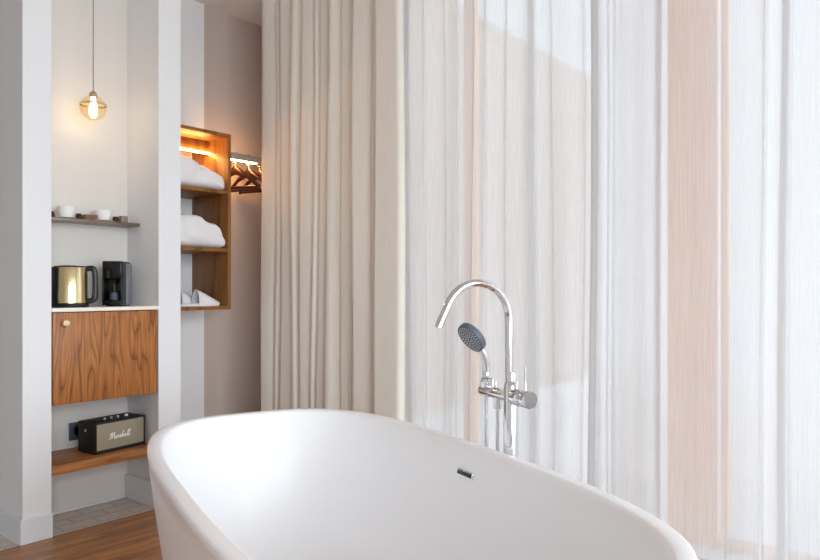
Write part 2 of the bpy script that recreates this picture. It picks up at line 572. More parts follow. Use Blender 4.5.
ctrl = [(509.3, 376), (509.3, 350), (509.3, 325), (508.3, 312), (505.3, 302), (500.5, 294), (494, 288), (486.5, 284.3), (478, 283), (469.5, 284.2), (461.5, 288), (454.5, 294.5), (449, 303), (444.5, 313), (441, 321), (438.5, 327.5)]
pts = [spout_pt(*c) for c in ctrl]
def smooth_path(P, k=6):
    out = []
    for i in range(len(P) - 1):
        p0, p1, p2, p3 = P[max(i - 1, 0)], P[i], P[i + 1], P[min(i + 2, len(P) - 1)]
        for j in range(k):
            t = j / k
            out.append(0.5 * ((2 * p1) + (p2 - p0) * t + (2 * p0 - 5 * p1 + 4 * p2 - p3) * t * t + (-p0 + 3 * p1 - 3 * p2 + p3) * t ** 3))
    out.append(P[-1])
    return out
sp = smooth_path(pts, 5)
MB().tube(sp, 0.0112, 24).build('spout', M['chrome'], mix)
MB().tube([sp[-1] - (sp[-1] - sp[-2]).normalized() * 0.004, sp[-1] + (sp[-1] - sp[-2]).normalized() * 0.002], 0.0085, 20).build('aerator', M['steel'], mix)
BZ = 0.751
bc = FB + Vector((0, 0, BZ))
MB().lathe([(0.0, -0.139), (0.015, -0.139), (0.0168, -0.136), (0.0168, 0.0)], 32, bc, AX).build('mixer_body', M['chrome'], mix)
kn = MB().lathe([(0.0168, 0.012), (0.0225, 0.016), (0.0235, 0.02), (0.0235, 0.05), (0.0228, 0.051), (0.0228, 0.053), (0.0235, 0.054), (0.0235, 0.084), (0.0215, 0.087), (0.0, 0.087)], 36, bc, AX).build('control_knob', M['chrome'], mix)
lv = bc + AX * 0.062
MB().tube([lv + Vector((0, 0, 0.02)), lv + Vector((0, 0, 0.026)), lv + Vector((0, 0, 0.05)), lv + Vector((0, 0, 0.088))], [0.005, 0.0035, 0.0028, 0.0024], 12).build('lever', M['chrome'], kn)
for s, r, h in ((-0.088, 0.0055, 0.04), (-0.072, 0.0035, 0.036), (0.026, 0.003, 0.045)):
    q = bc + AX * s
    MB().lathe([(r, 0.012), (r, h - 0.002), (r * 0.7, h), (0, h)], 16, q).build('diverter_pin', M['chrome'], mix)
MB().lathe([(0.012, -0.012), (0.012, -0.040), (0.010, -0.045), (0, -0.045)], 20, bc + AX * -0.062).build('hose_outlet', M['chrome'], mix)
# holder fork for the hand shower
hs0 = bc + AX * -0.119
MB().lathe([(0.0145, 0.010), (0.0155, 0.020), (0.0155, 0.034), (0.0135, 0.036)], 24, hs0, cap1=False).lathe([(0.012, 0.012), (0.0122, 0.036)], 24, hs0, cap0=True, cap1=False).build('shower_holder', M['chrome'], mix)

# hand shower resting in the holder
def cam_px(px, py, dep):
    return cam_pt((px - 410) / 690.0 * dep, dep, 1.05 - (py - 288) * dep / 690.0)
hd = 2.02
hsh = thing('hand_shower', 'chrome hand shower with grey spray plate held by the bath mixer', 'hand shower', tuple(hs0 + Vector((0, 0, 0.013))))
nf = (RIGHT * -0.70 + FWD * -0.42 + Vector((0, 0, -0.58))).normalized()
hc = cam_px(473, 336.2, 1.99)
hpath = smooth_path([hs0 + Vector((0, 0, 0.013)), hs0 + Vector((0, 0, 0.05)), cam_px(486.2, 372, 2.018), cam_px(485.6, 361, 2.014), cam_px(482.5, 352, 2.008), cam_px(476.5, 344, 2.0) - nf * 0.008], 5)
nH = len(hpath)
hb = MB()
hb.tube(hpath, [0.0095 + 0.0022 * math.sin(PI * i / (nH - 1)) for i in range(nH)], 20)
hb.build('handle', M['chrome'], hsh)
hdh = MB().lathe([(0.0, -0.020), (0.018, -0.019), (0.034, -0.014), (0.043, -0.008), (0.0465, -0.002)], 40, hc, nf).build('shower_head', M['chrome'], hsh)
MB().lathe([(0.0465, -0.003), (0.0475, 0.003), (0.0475, 0.010), (0.0460, 0.0145), (0.0445, 0.0135), (0, 0.0135)], 40, hc, nf).build('spray_plate', M['spray'], hdh)
q = Vector((0, 0, 1)).rotation_difference(nf)
nz = MB()
for rr, cnt in ((0.008, 6), (0.016, 12), (0.024, 16), (0.032, 22), (0.039, 28)):
    for k in range(cnt):
        a = 2 * PI * k / cnt + rr * 40
        c = hc + q @ Vector((rr * math.cos(a), rr * math.sin(a), 0.0135))
        nz.lathe([(0.0018, 0), (0.0013, 0.0018), (0, 0.002)], 8, c, nf, cap0=False)
nz.build('spray_nozzles', M['nozzle'], hdh)
hp = smooth_path([hs0 + Vector((0, 0, 0.014)), hs0 + Vector((0, 0, -0.06)) + D * -0.001, hs0 + AX * 0.008 + Vector((0, 0, -0.35)), hs0 + AX * 0.012 + Vector((0, 0, -0.52)), hs0 + AX * 0.03 + Vector((0, 0, -0.60)), bc + AX * -0.066 + Vector((0, 0, -0.52)), bc + AX * -0.063 + Vector((0, 0, -0.3)), bc + AX * -0.062 + Vector((0, 0, -0.044))], 10)
hm = MB()
hm.tube(hp, [0.0052 + 0.0005 * (i % 2) for i in range(len(hp))], 12)
hm.build('hose', M['hose'], hsh)

# ------------------------------------------------------------------ curtains
def px_to_y(px, X):
    t = (px - 410) / 690.0
    return X * (CS - SN * t) / (CS * t + SN)
DX = 2.64
cre = [262.5, 266, 277, 285, 293.5, 305, 315, 324, 331, 344, 352, 358, 373.5, 380, 404]
crb = [262.0, 264.5, 276, 283, 292.5, 304, 312, 319, 325, 344.5, 350, 356, 373, 380, 405]
amp = [0.012, 0.045, 0.03, 0.04, 0.05, 0.045, 0.035, 0.03, 0.055, 0.03, 0.028, 0.065, 0.025, 0.10]
def drape_fn(u, v):
    # u along the cloth, v up
    z = 0.015 + v * 2.985
    k = u * (len(cre) - 1)
    i = min(int(k), len(cre) - 2)
    f = k - i
    w = 0.5 + 0.5 * math.sin(z * 1.3 + 0.7)
    w = max(0, min(1, (z - 0.4) / 1.8))
    p0 = crb[i] * (1 - w) + cre[i] * w + 1.0 * math.sin(z * 2.1 + i * 1.7)
    p1 = crb[i + 1] * (1 - w) + cre[i + 1] * w + 1.0 * math.sin(z * 2.1 + (i + 1) * 1.7)
    if i == 0: p0 = 262.3
    y0, y1 = px_to_y(p0, DX), px_to_y(p1, DX)
    rise = math.sin(min(1, f / 0.2) * PI / 2) ** 0.8
    fall = 1 - 0.85 * max(0, (f - 0.2) / 0.8) ** 1.6
    off = 0.75 * amp[i] * rise * fall * (0.9 + 0.1 * math.sin(z * 1.9 + i))
    if i == len(cre) - 2:
        off = 0.055 * math.sin(min(1, f / 0.12) * PI / 2) - 0.02 * f - max(0, f - 0.92) * 0.4
    y = y0 * (1 - f) + y1 * f
    y += 0.010 * math.sin(2 * PI * f) * (1 if i % 2 else -1)
    return Vector((DX - off, y, z))
dm = MB()
dm.grid(drape_fn, 14 * 16, 36)
dro = dm.build('linen_curtain', M['drape'], recalc=False, angle=75, origin=(DX, 2.7, 0.0))
md = dro.modifiers.new('thick', 'SOLIDIFY')
md.thickness = 0.0035
md.offset = 1
tag(dro, 'heavy oatmeal linen curtain gathered in pleats at the left end of the window', 'curtain')

def sheer_panel(name, X, y0, y1, seed, label, tail=None, top=2.985, wide=1.0, head=None):
    """hanging voile: gently waving flats and narrow pleats folded flat on themselves"""
    r = random.Random(seed)
    prof = [(p_, q_, 99) for p_, q_ in head] if head else []      # (y, offset, pleat number)
    y, k, ph = y0, 0, r.uniform(0, 6)
    while True:
        w = r.choice([0.03, 0.045, 0.06, 0.09, 0.13]) * wide * r.uniform(0.8, 1.25)
        w = min(w, y - y1)
        a = r.uniform(0.004, 0.012)
        sg = 1 if k % 2 else -1
        n = max(5, int(w / 0.008))
        for q in range(n):
            f = q / n
            prof.append((y - w * f, sg * a * math.sin(PI * f), k))
        y -= w
        if y - y1 < 0.02:
            break
        b = r.uniform(0.008, 0.04) * (1 if r.random() < 0.7 else 0.25)
        g = r.uniform(0.004, 0.008)
        prof += [(y, 0.0, k), (y - 0.002, g * 0.5, k), (y, g, k), (y + b * 0.5, g * 1.1, k), (y + b, g, k), (y + b + 0.002, g * 1.5, k), (y + b, g * 2, k), (y + b * 0.5, g * 1.8, k), (y - 0.004, g * 1.2, k)]
        y -= 0.008
        k += 1
    prof.append((y1, 0, k))
    if tail:
        prof += [(p_, q_, 99) for p_, q_ in tail]
    n = len(prof) - 1
    def fn(u, v):
        m_ = min(int(round(u * n)), n)
        y_, o, i = prof[m_]
        z = 0.008 + v * (top - 0.008)
        d = 0.010 * math.sin(z * 1.7 + y_ * 9 + seed) * (1 - 0.6 * v) + 0.012 * math.sin(y_ * 23 + seed) * (1 - v)
        sway = 0.012 * math.sin(y_ * 15 + seed) * (1 - 0.4 * v)
        if i == 99:
            d = 0.003 * math.sin(z * 1.5)
        return Vector((X + o + sway, y_ + d, z))
    m = MB()
    m.grid(fn, n, 24)
    o = m.build(name, M['sheer'], recalc=False, angle=80, origin=(X, (y0 + y1) / 2, 0))
    return tag(o, label, 'curtain', 'sheer voile curtains on the window wall')
SX = 2.71
LE = px_to_y(663, SX)
def flat(a, b, n=14, amp_=0.0012):
    return [(a + (b - a) * k / n, amp_ * math.sin(k * 1.1)) for k in range(1, n + 1)]
tail = flat(px_to_y(612, SX), LE + 0.012) + [(LE + 0.002, -0.003), (LE, 0.0), (LE + 0.002, 0.003), (LE + 0.022, 0.004)]
s1 = sheer_panel('sheer_curtain', SX, 2.42, px_to_y(612, SX), 3, 'white sheer curtain hanging behind the chrome bath mixer', tail)
X2 = SX + 0.055
head = [(px_to_y(655, X2), 0.0)] + flat(px_to_y(655, X2), px_to_y(726, X2), 16, 0.0012)
s2 = sheer_panel('sheer_curtain', X2, px_to_y(726, X2) - 0.001, -2.4, 8, 'white sheer curtain at far right over the broad oak window post', wide=1.7, head=head)

# curtain track
ct = MB().box((2.60, -2.6, 2.985), (2.82, 3.2, 3.0)).build('trim_4', M['white_wall'], smooth=False)
struct(ct)

# ------------------------------------------------------------------ niche: cabinet, worktop, shelves
cab = thing('minibar_cabinet', 'wall-hung oak minibar cabinet between worktop and speaker shelf', 'cabinet', (1.541, NB, 0.549))
MB().box((1.297, 3.034, 0.549), (1.782, NB, 0.948), 0.001).build('body', M['oak'], cab)
door = MB().box((1.299, 3.012, 0.551), (1.779, 3.032, 0.944), 0.0012).build('door', M['oak'], cab)
MB().lathe([(0.006, 0), (0.006, 0.012), (0.013, 0.016), (0.0155, 0.022), (0.013, 0.027), (0.0, 0.028)], 28, (1.346, 3.0125, 0.90), (0, -1, 0)).build('knob', M['brass'], door)
tag(MB().box((1.2945, 3.006, 0.948), (1.7875, NB, 0.964), 0.0015).build('worktop', M['counter']), 'thin cream worktop lying on the oak cabinet', 'worktop')
tag(MB().box((1.2945, FY, 0.256), (1.7875, NB, 0.295), 0.002).build('wall_shelf', M['oak_long'], origin=(1.54, 3.16, 0.256)), 'thick oak shelf near the floor carrying the black speaker', 'shelf')
tag(MB().box((1.2945, 3.182, 1.354), (1.7875, NB, 1.368), 0.001).build('wall_shelf', M['shelf'], origin=(1.54, 3.24, 1.354)), 'thin bronze shelf above the kettle holding two white cups', 'shelf')

def cup(x, y, label):
    t = thing('cup', label, 'cup', (x, y, 1.368), 0, 'cups on the bronze shelf')
    MB().lathe([(0.0, 0), (0.022, 0), (0.024, 0.002), (0.031, 0.012), (0.0375, 0.03), (0.0395, 0.05), (0.0385, 0.0505), (0.0365, 0.03), (0.028, 0.010), (0.0, 0.006)], 36, (x, y, 1.368 + 0.0048)).build('bowl', M['porcelain'], t)
    return t
def saucer(x, y, label):
    return tag(MB().lathe([(0.0, 0), (0.026, 0), (0.05, 0.005), (0.0505, 0.0065), (0.026, 0.0035), (0.0, 0.0045)], 36, (x, y, 1.368)).build('saucer', M['porcelain'], origin=(x, y, 1.368)), label, 'saucer', 'saucers on the bronze shelf')
c1 = cup(1.4577, 3.24, 'white porcelain cup on the bronze shelf, left of the brown box')
c2 = cup(1.632, 3.24, 'white porcelain cup on the bronze shelf, right of the brown box')
saucer(1.4577, 3.24, 'thin white saucer under the left cup')
saucer(1.632, 3.24, 'thin white saucer under the right cup')
def pod(x, y, label):
    return tag(MB().lathe([(0.0, 0), (0.018, 0), (0.0185, 0.002), (0.0155, 0.003), (0.0125, 0.022), (0.010, 0.026), (0.0, 0.027)], 24, (x, y, 1.368)).build('coffee_capsule', M['dark_pod'], origin=(x, y, 1.368)), label, 'coffee capsule', 'coffee capsules on the bronze shelf')
def px_at(px, Y):
    t = (px - 410) / 690.0
    return Y * (CS * t + SN) / (CS - SN * t)
pod(px_at(51.5, 3.205), 3.205, 'dark coffee capsule at the left end of the bronze shelf')
pod(px_at(78.5, 3.203), 3.203, 'dark coffee capsule right beside the left cup')
pod(px_at(115.3, 3.212), 3.212, 'dark coffee capsule right beside the right cup')
bx = px_at(88.3, 3.26)
tag(MB().box((bx - 0.03, 3.225, 1.368), (bx + 0.028, 3.29, 1.396), 0.002).build('sachet_box', M['brown_box'], origin=(bx, 3.26, 1.368)), 'low brown box between the two white cups', 'box')
bx = px_at(123, 3.215)
tag(MB().box((bx - 0.0165, 3.198, 1.368), (bx + 0.0165, 3.235, 1.40), 0.002).build('sugar_pot', M['taupe_box'], origin=(bx, 3.215, 1.368)), 'small square taupe pot at the right end of the bronze shelf', 'pot')

# kettle
KC = Vector((1.421, 3.125, 0.964))
ket = thing('kettle', 'gold electric kettle with black handle on the cream worktop', 'kettle', tuple(KC))
MB().lathe([(0, 0), (0.078, 0), (0.080, 0.004), (0.078, 0.012), (0.072, 0.016), (0, 0.016)], 40, KC).build('power_base', M['black'], ket)
MB().lathe([(0, 0.016), (0.069, 0.016), (0.0725, 0.02), (0.0725, 0.172), (0.069, 0.178), (0, 0.178)], 56, KC).build('body', M['gold'], ket)
MB().lathe([(0, 0.178), (0.067, 0.178), (0.066, 0.183), (0.03, 0.187), (0, 0.187)], 40, KC).build('lid', M['black'], ket)
m = MB()
a0 = math.radians(155.5)
HL_ = Vector((math.cos(a0 - 0.5), math.sin(a0 - 0.5), 0))
ring_o, rr = [], []
for z in (0.017, 0.177):
    r1 = []
    for k in range(13):
        a = a0 + 0.30 + (-0.62 + 1.24 * k / 12)
        r1.append(KC + Vector((math.cos(a) * 0.0755, math.sin(a) * 0.0755, z)))
    for k in range(13):
        a = a0 + 0.30 + (0.62 - 1.24 * k / 12)
        r1.append(KC + Vector((math.cos(a) * 0.069, math.sin(a) * 0.069, z)))
    rr.append(r1)
m.loft(rr)
m.tube([KC + HL_ * 0.066 + Vector((0, 0, 0.150)), KC + HL_ * 0.082 + Vector((0, 0, 0.168)), KC + HL_ * 0.092 + Vector((0, 0, 0.178))], [0.016, 0.013, 0.008], 14)
m.build('spout', M['black'], ket)
HR = Vector((math.cos(math.radians(329)), math.sin(math.radians(329)), 0))
hpts = smooth_path([KC + HR * 0.066 + Vector((0, 0, 0.172)), KC + HR * 0.09 + Vector((0, 0, 0.175)), KC + HR * 0.099 + Vector((0, 0, 0.166)), KC + HR * 0.1035 + Vector((0, 0, 0.14)), KC + HR * 0.1035 + Vector((0, 0, 0.06)), KC + HR * 0.100 + Vector((0, 0, 0.036)), KC + HR * 0.085 + Vector((0, 0, 0.028)), KC + HR * 0.066 + Vector((0, 0, 0.028))], 5)
MB().tube(hpts, 0.0125, 14).build('handle', M['black'], ket)
cp = smooth_path([KC + HR * 0.078 + Vector((0, 0, 0.006)), KC + HR * 0.10 + FWD * 0.02 + Vector((0, 0, 0.0045)), KC + HR * 0.125 + FWD * 0.03 + Vector((0, 0, 0.0035)), KC + HR * 0.115 + FWD * 0.07 + Vector((0, 0, 0.0035)), KC + HR * 0.06 + FWD * 0.10 + Vector((0, 0, 0.0035))], 6)
MB().tube(cp, 0.0032, 10).build('power_cord', M['cable'], ket)

# capsule coffee machine
nx, ny = -0.70, -0.714
cm_rz = math.atan2(nx, -ny)      # local -Y is the front
cm_rz = math.atan2(ny, nx) + PI / 2
CMF = Vector((1.607, 3.11, 0.964))
ctr = CMF + Vector((0.70, 0.714, 0)) * 0.085
cof = thing('coffee_machine', 'slim black capsule coffee machine with grey water tank on the worktop', 'coffee machine', tuple(ctr), cm_rz)
MC = world_of(cof)
W2 = 0.044
# side profile: foot, recess under the brew head, head
m = MB()
m.box((-W2, -0.022, 0), (W2, 0.055, 0.212), 0.006, 3, MC)
m.box((-W2, -0.085, 0.128), (W2, -0.016, 0.212), 0.006, 3, MC)
m.box((-W2, -0.085, 0.0), (W2, -0.016, 0.03), 0.004, 3, MC)
m.box((-W2, -0.085, 0.02), (-W2 + 0.007, -0.016, 0.14), 0.002, 2, MC)
m.box((W2 - 0.007, -0.085, 0.02), (W2, -0.016, 0.14), 0.002, 2, MC)
m.build('body', M['black_gloss'], cof)
MB().box((-W2 + 0.002, 0.0555, 0.004), (W2 + 0.0, 0.084, 0.204), 0.006, 3, MC).build('water_tank', M['grey_plastic'], cof)
MB().box((W2, -0.02, 0.006), (W2 + 0.0025, 0.054, 0.203), 0.001, 2, MC).build('side_panel', M['grey_plastic'], cof)
MB().lathe([(0.0, -0.016), (0.010, -0.016), (0.014, 0.0), (0.024, 0.004), (0.024, 0.02), (0.0, 0.02)], 24, MC @ Vector((0, -0.052, 0.124))).build('brew_spout', M['black'], cof)
MB().lathe([(0, 0), (0.020, 0), (0.021, 0.003), (0.021, 0.034), (0.019, 0.036), (0, 0.036)], 28, MC @ Vector((0.002, -0.056, 0.0298))).build('drip_tray', M['socket'], cof)
MB().box((-0.032, -0.0865, 0.146), (0.032, -0.084, 0.202), 0.001, 2, MC).build('front_plate', M['black_gloss'], cof)

# loudspeaker
sp_rz = math.radians(8.0)
SPC = Vector((1.509, 3.063, 0.295))
spk = thing('loudspeaker', 'retro black loudspeaker with taupe grille on the low oak shelf', 'speaker', tuple(SPC), sp_rz)
MS = world_of(spk)
SW, SD, SH = 0.262, 0.136, 0.144
m = MB()
m.box((0, 0.006, 0.004), (SW, SD, SH), 0.006, 3, MS)
# raised surround around the grille
m.box((0, 0, 0.004), (SW, 0.010, 0.017), 0.002, 2, MS)
m.box((0, 0, SH - 0.009), (SW, 0.010, SH), 0.002, 2, MS)
m.box((0, 0, 0.006), (0.006, 0.010, SH - 0.002), 0.002, 2, MS)
m.box((SW - 0.007, 0, 0.006), (SW, 0.010, SH - 0.002), 0.002, 2, MS)
m.build('cabinet', M['vinyl'], spk)
gr = MB().box((0.0055, 0.003, 0.0165), (SW - 0.0065, 0.008, SH - 0.0085), 0.001, 2, MS).build('grille', M['grille'], spk)
MB().box((0.004, 0.02, 0), (SW - 0.004, SD - 0.02, 0.005), 0.0, 1, MS).build('foot', M['black'], spk)
tp = MB().box((0.03, 0.03, SH), (SW - 0.02, 0.10, SH + 0.0015), 0.0005, 1, MS).build('control_panel', M['vinyl'], spk)
for x, r in ((0.075, 0.0055), (0.11, 0.0055), (0.145, 0.0055), (0.19, 0.008)):
    MB().lathe([(r, 0), (r * 0.95, 0.009), (0, 0.0095)], 18, MS @ Vector((x, 0.045, SH + 0.0014))).build('control_knob', M['white_enamel'] if r > 0.006 else M['steel'], tp)
MB().lathe([(0.007, 0), (0.007, 0.003), (0.004, 0.005), (0, 0.005)], 18, MS @ Vector((0.0, 0.075, 0.105)), MS.to_3x3() @ Vector((-1, 0, 0))).build('strap_button', M['steel'], spk)
# script lettering of the badge
strokes = [
    # M
    [(0.0, 0.0), (0.10, 0.10), (0.22, 0.55), (0.33, 1.0), (0.36, 0.98), (0.36, 0.5), (0.38, 0.12), (0.45, 0.35), (0.62, 0.85), (0.74, 1.02), (0.74, 0.7), (0.72, 0.2), (0.77, 0.05), (0.84, 0.10)],
    [(0.33, 1.0), (0.20, 0.9), (0.05, 0.72), (-0.05, 0.70)],
    # a
    [(1.14, 0.40), (1.02, 0.46), (0.90, 0.30), (0.90, 0.08), (0.98, 0.02), (1.10, 0.18), (1.15, 0.42), (1.12, 0.10), (1.18, 0.02), (1.28, 0.15)],
    # r
    [(1.28, 0.15), (1.36, 0.48), (1.40, 0.42), (1.50, 0.42), (1.48, 0.15), (1.54, 0.03), (1.62, 0.14)],
    # s
    [(1.62, 0.14), (1.76, 0.50), (1.80, 0.25), (1.80, 0.06), (1.70, 0.02), (1.84, 0.05), (1.95, 0.18)],
    # h
    [(1.95, 0.18), (2.10, 0.70), (2.16, 1.0), (2.08, 0.95), (2.04, 0.5), (2.01, 0.02), (2.08, 0.30), (2.20, 0.45), (2.24, 0.30), (2.22, 0.08), (2.28, 0.02), (2.36, 0.15)],
    # a
    [(2.62, 0.40), (2.50, 0.46), (2.39, 0.30), (2.38, 0.08), (2.46, 0.02), (2.58, 0.18), (2.63, 0.42), (2.60, 0.10), (2.66, 0.02), (2.76, 0.16)],
    # l
    [(2.76, 0.16), (2.92, 0.65), (2.99, 1.0), (2.91, 0.95), (2.86, 0.45), (2.87, 0.05), (2.95, 0.05), (3.03, 0.18)],
    # l
    [(3.03, 0.18), (3.19, 0.68), (3.26, 1.05), (3.18, 1.0), (3.13, 0.45), (3.14, 0.05), (3.22, 0.05), (3.34, 0.22)],
]
m = MB()
sx = 0.112 / 3.4
sy = 0.029
for st in strokes:
    P = [MS @ Vector((0.068 + (a + 0.18 * b) * sx, 0.0022, 0.058 + b * sy + a * 0.0008)) for a, b in st]
    m.tube(smooth_path(P, 4), 0.00135, 8)
bd = m.build('script_badge', M['white_enamel'], gr)
bd['label'] = 'white script lettering'

# wall socket with plug behind the speaker
so = thing('wall_socket', 'anthracite power socket on the niche wall behind the speaker', 'socket', (1.540, NB, 0.372))
MB().box((1.497, NB - 0.009, 0.330), (1.583, NB, 0.414), 0.002).build('plate', M['socket'], so)
MB().lathe([(0.024, 0), (0.024, 0.003), (0.021, 0.003), (0.019, 0.0), (0, 0.0)], 30, (1.540, NB - 0.009, 0.372), (0, -1, 0)).build('socket_insert', M['black'], so)

# pendant lamp
PL = Vector((1.544, 3.16, 1.884))
pen = thing('pendant_lamp', 'small glass globe pendant lamp glowing above the bronze shelf', 'lamp', (PL.x, PL.y, 3.0))
MB().tube([PL + Vector((0, 0, 0.075)), Vector((PL.x, PL.y, 2.98))], 0.0022, 8).build('cord', M['cord'], pen)
MB().lathe([(0.045, 0), (0.045, -0.02), (0, -0.022)], 28, (PL.x, PL.y, 3.0)).build('ceiling_rose', M['brass'], pen)
MB().lathe([(0, 0.078), (0.008, 0.078), (0.016, 0.07), (0.019, 0.06), (0.019, 0.048), (0.0, 0.046)], 28, PL).build('cap', M['brass'], pen)
prof = [(0.0575 * math.sin(a), 0.0575 * math.cos(a)) for a in [math.radians(18 + 162 * i / 24) for i in range(25)]]
MB().lathe(prof, 40, PL, cap0=False, cap1=False).build('globe', M['lamp_glass'], pen)
MB().lathe([(0.0575, 0.010), (0.0590, 0.011), (0.0590, 0.017), (0.0560, 0.0195)], 40, PL, cap0=False, cap1=False).build('rim_band', M['brass'], pen)
MB().lathe([(0.010, 0.046), (0.011, 0.03), (0.016, 0.010), (0.0185, -0.012), (0.0165, -0.032), (0.009, -0.044), (0, -0.046)], 28, PL).build('bulb', M['bulb'], pen)

# ------------------------------------------------------------------ wardrobe recess
UX0, UX1, UY0, UY1, UZ0, UZ1 = 1.9062, 2.412, 3.30, WB - 0.0101, 0.928, 1.93
T = 0.02
un = thing('shelf_unit', 'open oak shelf unit hung in the wardrobe recess with warm light', 'shelf unit', ((UX0 + UX1) / 2, UY1, UZ0))
MB().box((UX0, UY0, UZ0), (UX0 + T, UY1, UZ1), 0.001).build('side_panel', M['oak_unit'], un)
MB().box((UX1 - T, UY0, UZ0), (UX1, UY1, UZ1), 0.001).build('side_panel', M['oak_unit'], un)
MB().box((UX0 + T, UY0, UZ1 - T), (UX1 - T, UY1, UZ1), 0.001).build('top_panel', M['oak_unit'], un)
MB().box((UX0 + T, UY0, UZ0), (UX1 - T, UY1, UZ0 + T), 0.001).build('bottom_panel', M['oak_unit'], un)
for z in (1.605, 1.275):
    MB().box((UX0 + T, UY0 + 0.004, z - 0.02), (UX1 - T, UY1, z), 0.001).build('shelf', M['oak_unit'], un)
fa = MB().box((UX0 + T, 3.478, 1.838), (UX1 - T, 3.496, UZ1 - T), 0.001).build('light_fascia', M['oak_unit'], un)
MB().box((UX0 + T + 0.01, 3.466, 1.832), (UX1 - T - 0.004, 3.476, 1.840)).build('light_strip', M['led'], un, smooth=False)

RY = 3.47
rail = thing('clothes_rail', 'steel clothes rail with warm light strip between shelf unit and curtain', 'rail', (UX1, RY, 1.8375))
MB().box((UX1, RY - 0.010, 1.828), (3.1, RY + 0.010, 1.868), 0.004, 3).build('bar', M['steel'], rail)
MB().box((UX1 + 0.004, RY + 0.002, 1.8245), (2.73, RY + 0.010, 1.828)).build('light_strip', M['rail_led'], rail, smooth=False)

def hanger(x, rz, label):
    t = thing('coat_hanger', label, 'hanger', (x, RY, 1.870), rz, 'wooden hangers on the lit rail')
    mw = world_of(t)
    # local: Y across the hanger, z down from the rail top
    hw = 0.165
    def arm(y):
        a = abs(y) / hw
        return -0.070 - 0.125 * (a ** 1.03)
    rings = []
    n = 40
    for i in range(n + 1):
        y = -hw + 2 * hw * i / n
        a = abs(y) / hw
        h = 0.030 + 0.034 * max(0, 1 - a * 2.0) ** 1.0
        wx = 0.009 + 0.004 * a
        bow = 0.018 * a * a
        z = arm(y)
        rg = []
        for k in range(12):
            c = 2 * PI * k / 12
            rg.append(mw @ Vector((bow + wx * math.cos(c), y, z - h / 2 + h / 2 * math.sin(c))))
        rings.append(rg)
    MB().loft(rings).build('shoulder', M['mahogany'], t)
    MB().tube([mw @ Vector((0.014, -hw + 0.008, -0.210)), mw @ Vector((0.014, hw - 0.008, -0.210))], 0.0095, 12).tube(
        [mw @ Vector((0.016, -hw + 0.006, -0.195)), mw @ Vector((0.014, -hw + 0.010, -0.214))], 0.006, 10).tube(
        [mw @ Vector((0.016, hw - 0.006, -0.195)), mw @ Vector((0.014, hw - 0.010, -0.214))], 0.006, 10).build('trouser_bar', M['mahogany'], t)
    hk = [Vector((0, 0, -0.072)), Vector((0, 0, -0.062)), Vector((0, 0.007, -0.057)), Vector((0, 0.020, -0.048)), Vector((0, 0.0215, -0.020)), Vector((0, 0.016, -0.001)), Vector((0, 0.0, 0.0035)), Vector((0, -0.016, -0.002)), Vector((0, -0.020, -0.018))]
    MB().tube(smooth_path([mw @ p for p in hk], 5), 0.0022, 10).build('hook', M['steel'], t)
    return t
h0 = hanger(2.567, 0.0, 'wooden hanger nearest the oak shelf unit on the lit rail')
h0.rotation_euler.z = math.radians(15)
copy_thing(h0, (2.665, RY, 1.870), math.radians(12), 'wooden hanger in the middle of three on the lit rail')
copy_thing(h0, (2.752, RY, 1.870), math.radians(16), 'wooden hanger nearest the linen curtain on the lit rail')

# folded robes
def bundle(name, z0, prof, label, seed):
    """soft folded textile: height profile along X, rounded front and back, crease lines"""
    x0, x1 = 1.94, 2.389
    y0, y1 = 3.300, 3.62
    def H(x):
        for i in range(len(prof) - 1):
            if prof[i][0] <= x <= prof[i + 1][0]:
                t = (x - prof[i][0]) / (prof[i + 1][0] - prof[i][0])
                t2 = t * t * (3 - 2 * t) * 0.4 + t * 0.6
                return prof[i][1] + (prof[i + 1][1] - prof[i][1]) * t2
        return prof[-1][1]
    rings = []
    nx = 56
    for i in range(nx + 1):
        u = i / nx
        x = x0 + (x1 - x0) * u
        h = max(H(x), 0.012)
        end = min(1, max(0.02, math.sqrt(max(0, 1 - max(0, (x - (x1 - 0.03)) / 0.03) ** 2))), max(0.02, math.sqrt(max(0, 1 - max(0, (x0 + 0.03 - x) / 0.03) ** 2))))
        rg = []
        yc, hy = (y0 + y1) / 2, (y1 - y0) / 2 * (0.8 + 0.2 * end)
        for k in range(40):
            a = 2 * PI * k / 40
            c, s = math.cos(a), math.sin(a)
            yy = yc + hy * math.copysign(abs(c) ** 0.42, c)
            zz = h / 2 + h / 2 * end * math.copysign(abs(s) ** 0.6, s)
            p = Vector((x, yy, z0 + zz))
            d = noise.noise(Vector((x * 14 + seed, yy * 9, zz * 22))) * 0.014 + noise.noise(Vector((x * 40, yy * 30 + seed, zz * 50))) * 0.003
            lay = 0.5 + 0.5 * math.cos(2 * PI * (zz / max(h, 0.05)) * 2.0 + x * 3)
            if s > -0.35:
                p.y += math.copysign(1, c) * (d - 0.006 * lay ** 6) * min(1, abs(c) * 3)
                p.z += d * max(0, s) * 1.2
            p.y = max(3.292, p.y)
            p.z = max(z0, p.z)
            rg.append(p)
        rings.append(rg)
    o = MB().loft(rings).build(name, M['terry'], origin=(2.17, 3.46, z0), angle=80)
    return tag(o, label, 'bathrobe', 'folded bathrobes in the oak unit')
bundle('folded_bathrobe', 1.605, [(1.94, 0.10), (2.02, 0.165), (2.20, 0.160), (2.25, 0.13), (2.32, 0.107), (2.355, 0.09), (2.375, 0.065), (2.389, 0.04)], 'white folded bathrobe on the top shelf of the oak unit, under the light', 1.3)
bundle('folded_bathrobe', 1.275, [(1.94, 0.12), (2.02, 0.188), (2.18, 0.190), (2.25, 0.170), (2.30, 0.150), (2.345, 0.125), (2.37, 0.088), (2.389, 0.05)], 'white folded bathrobe on the middle shelf of the oak unit', 5.1)

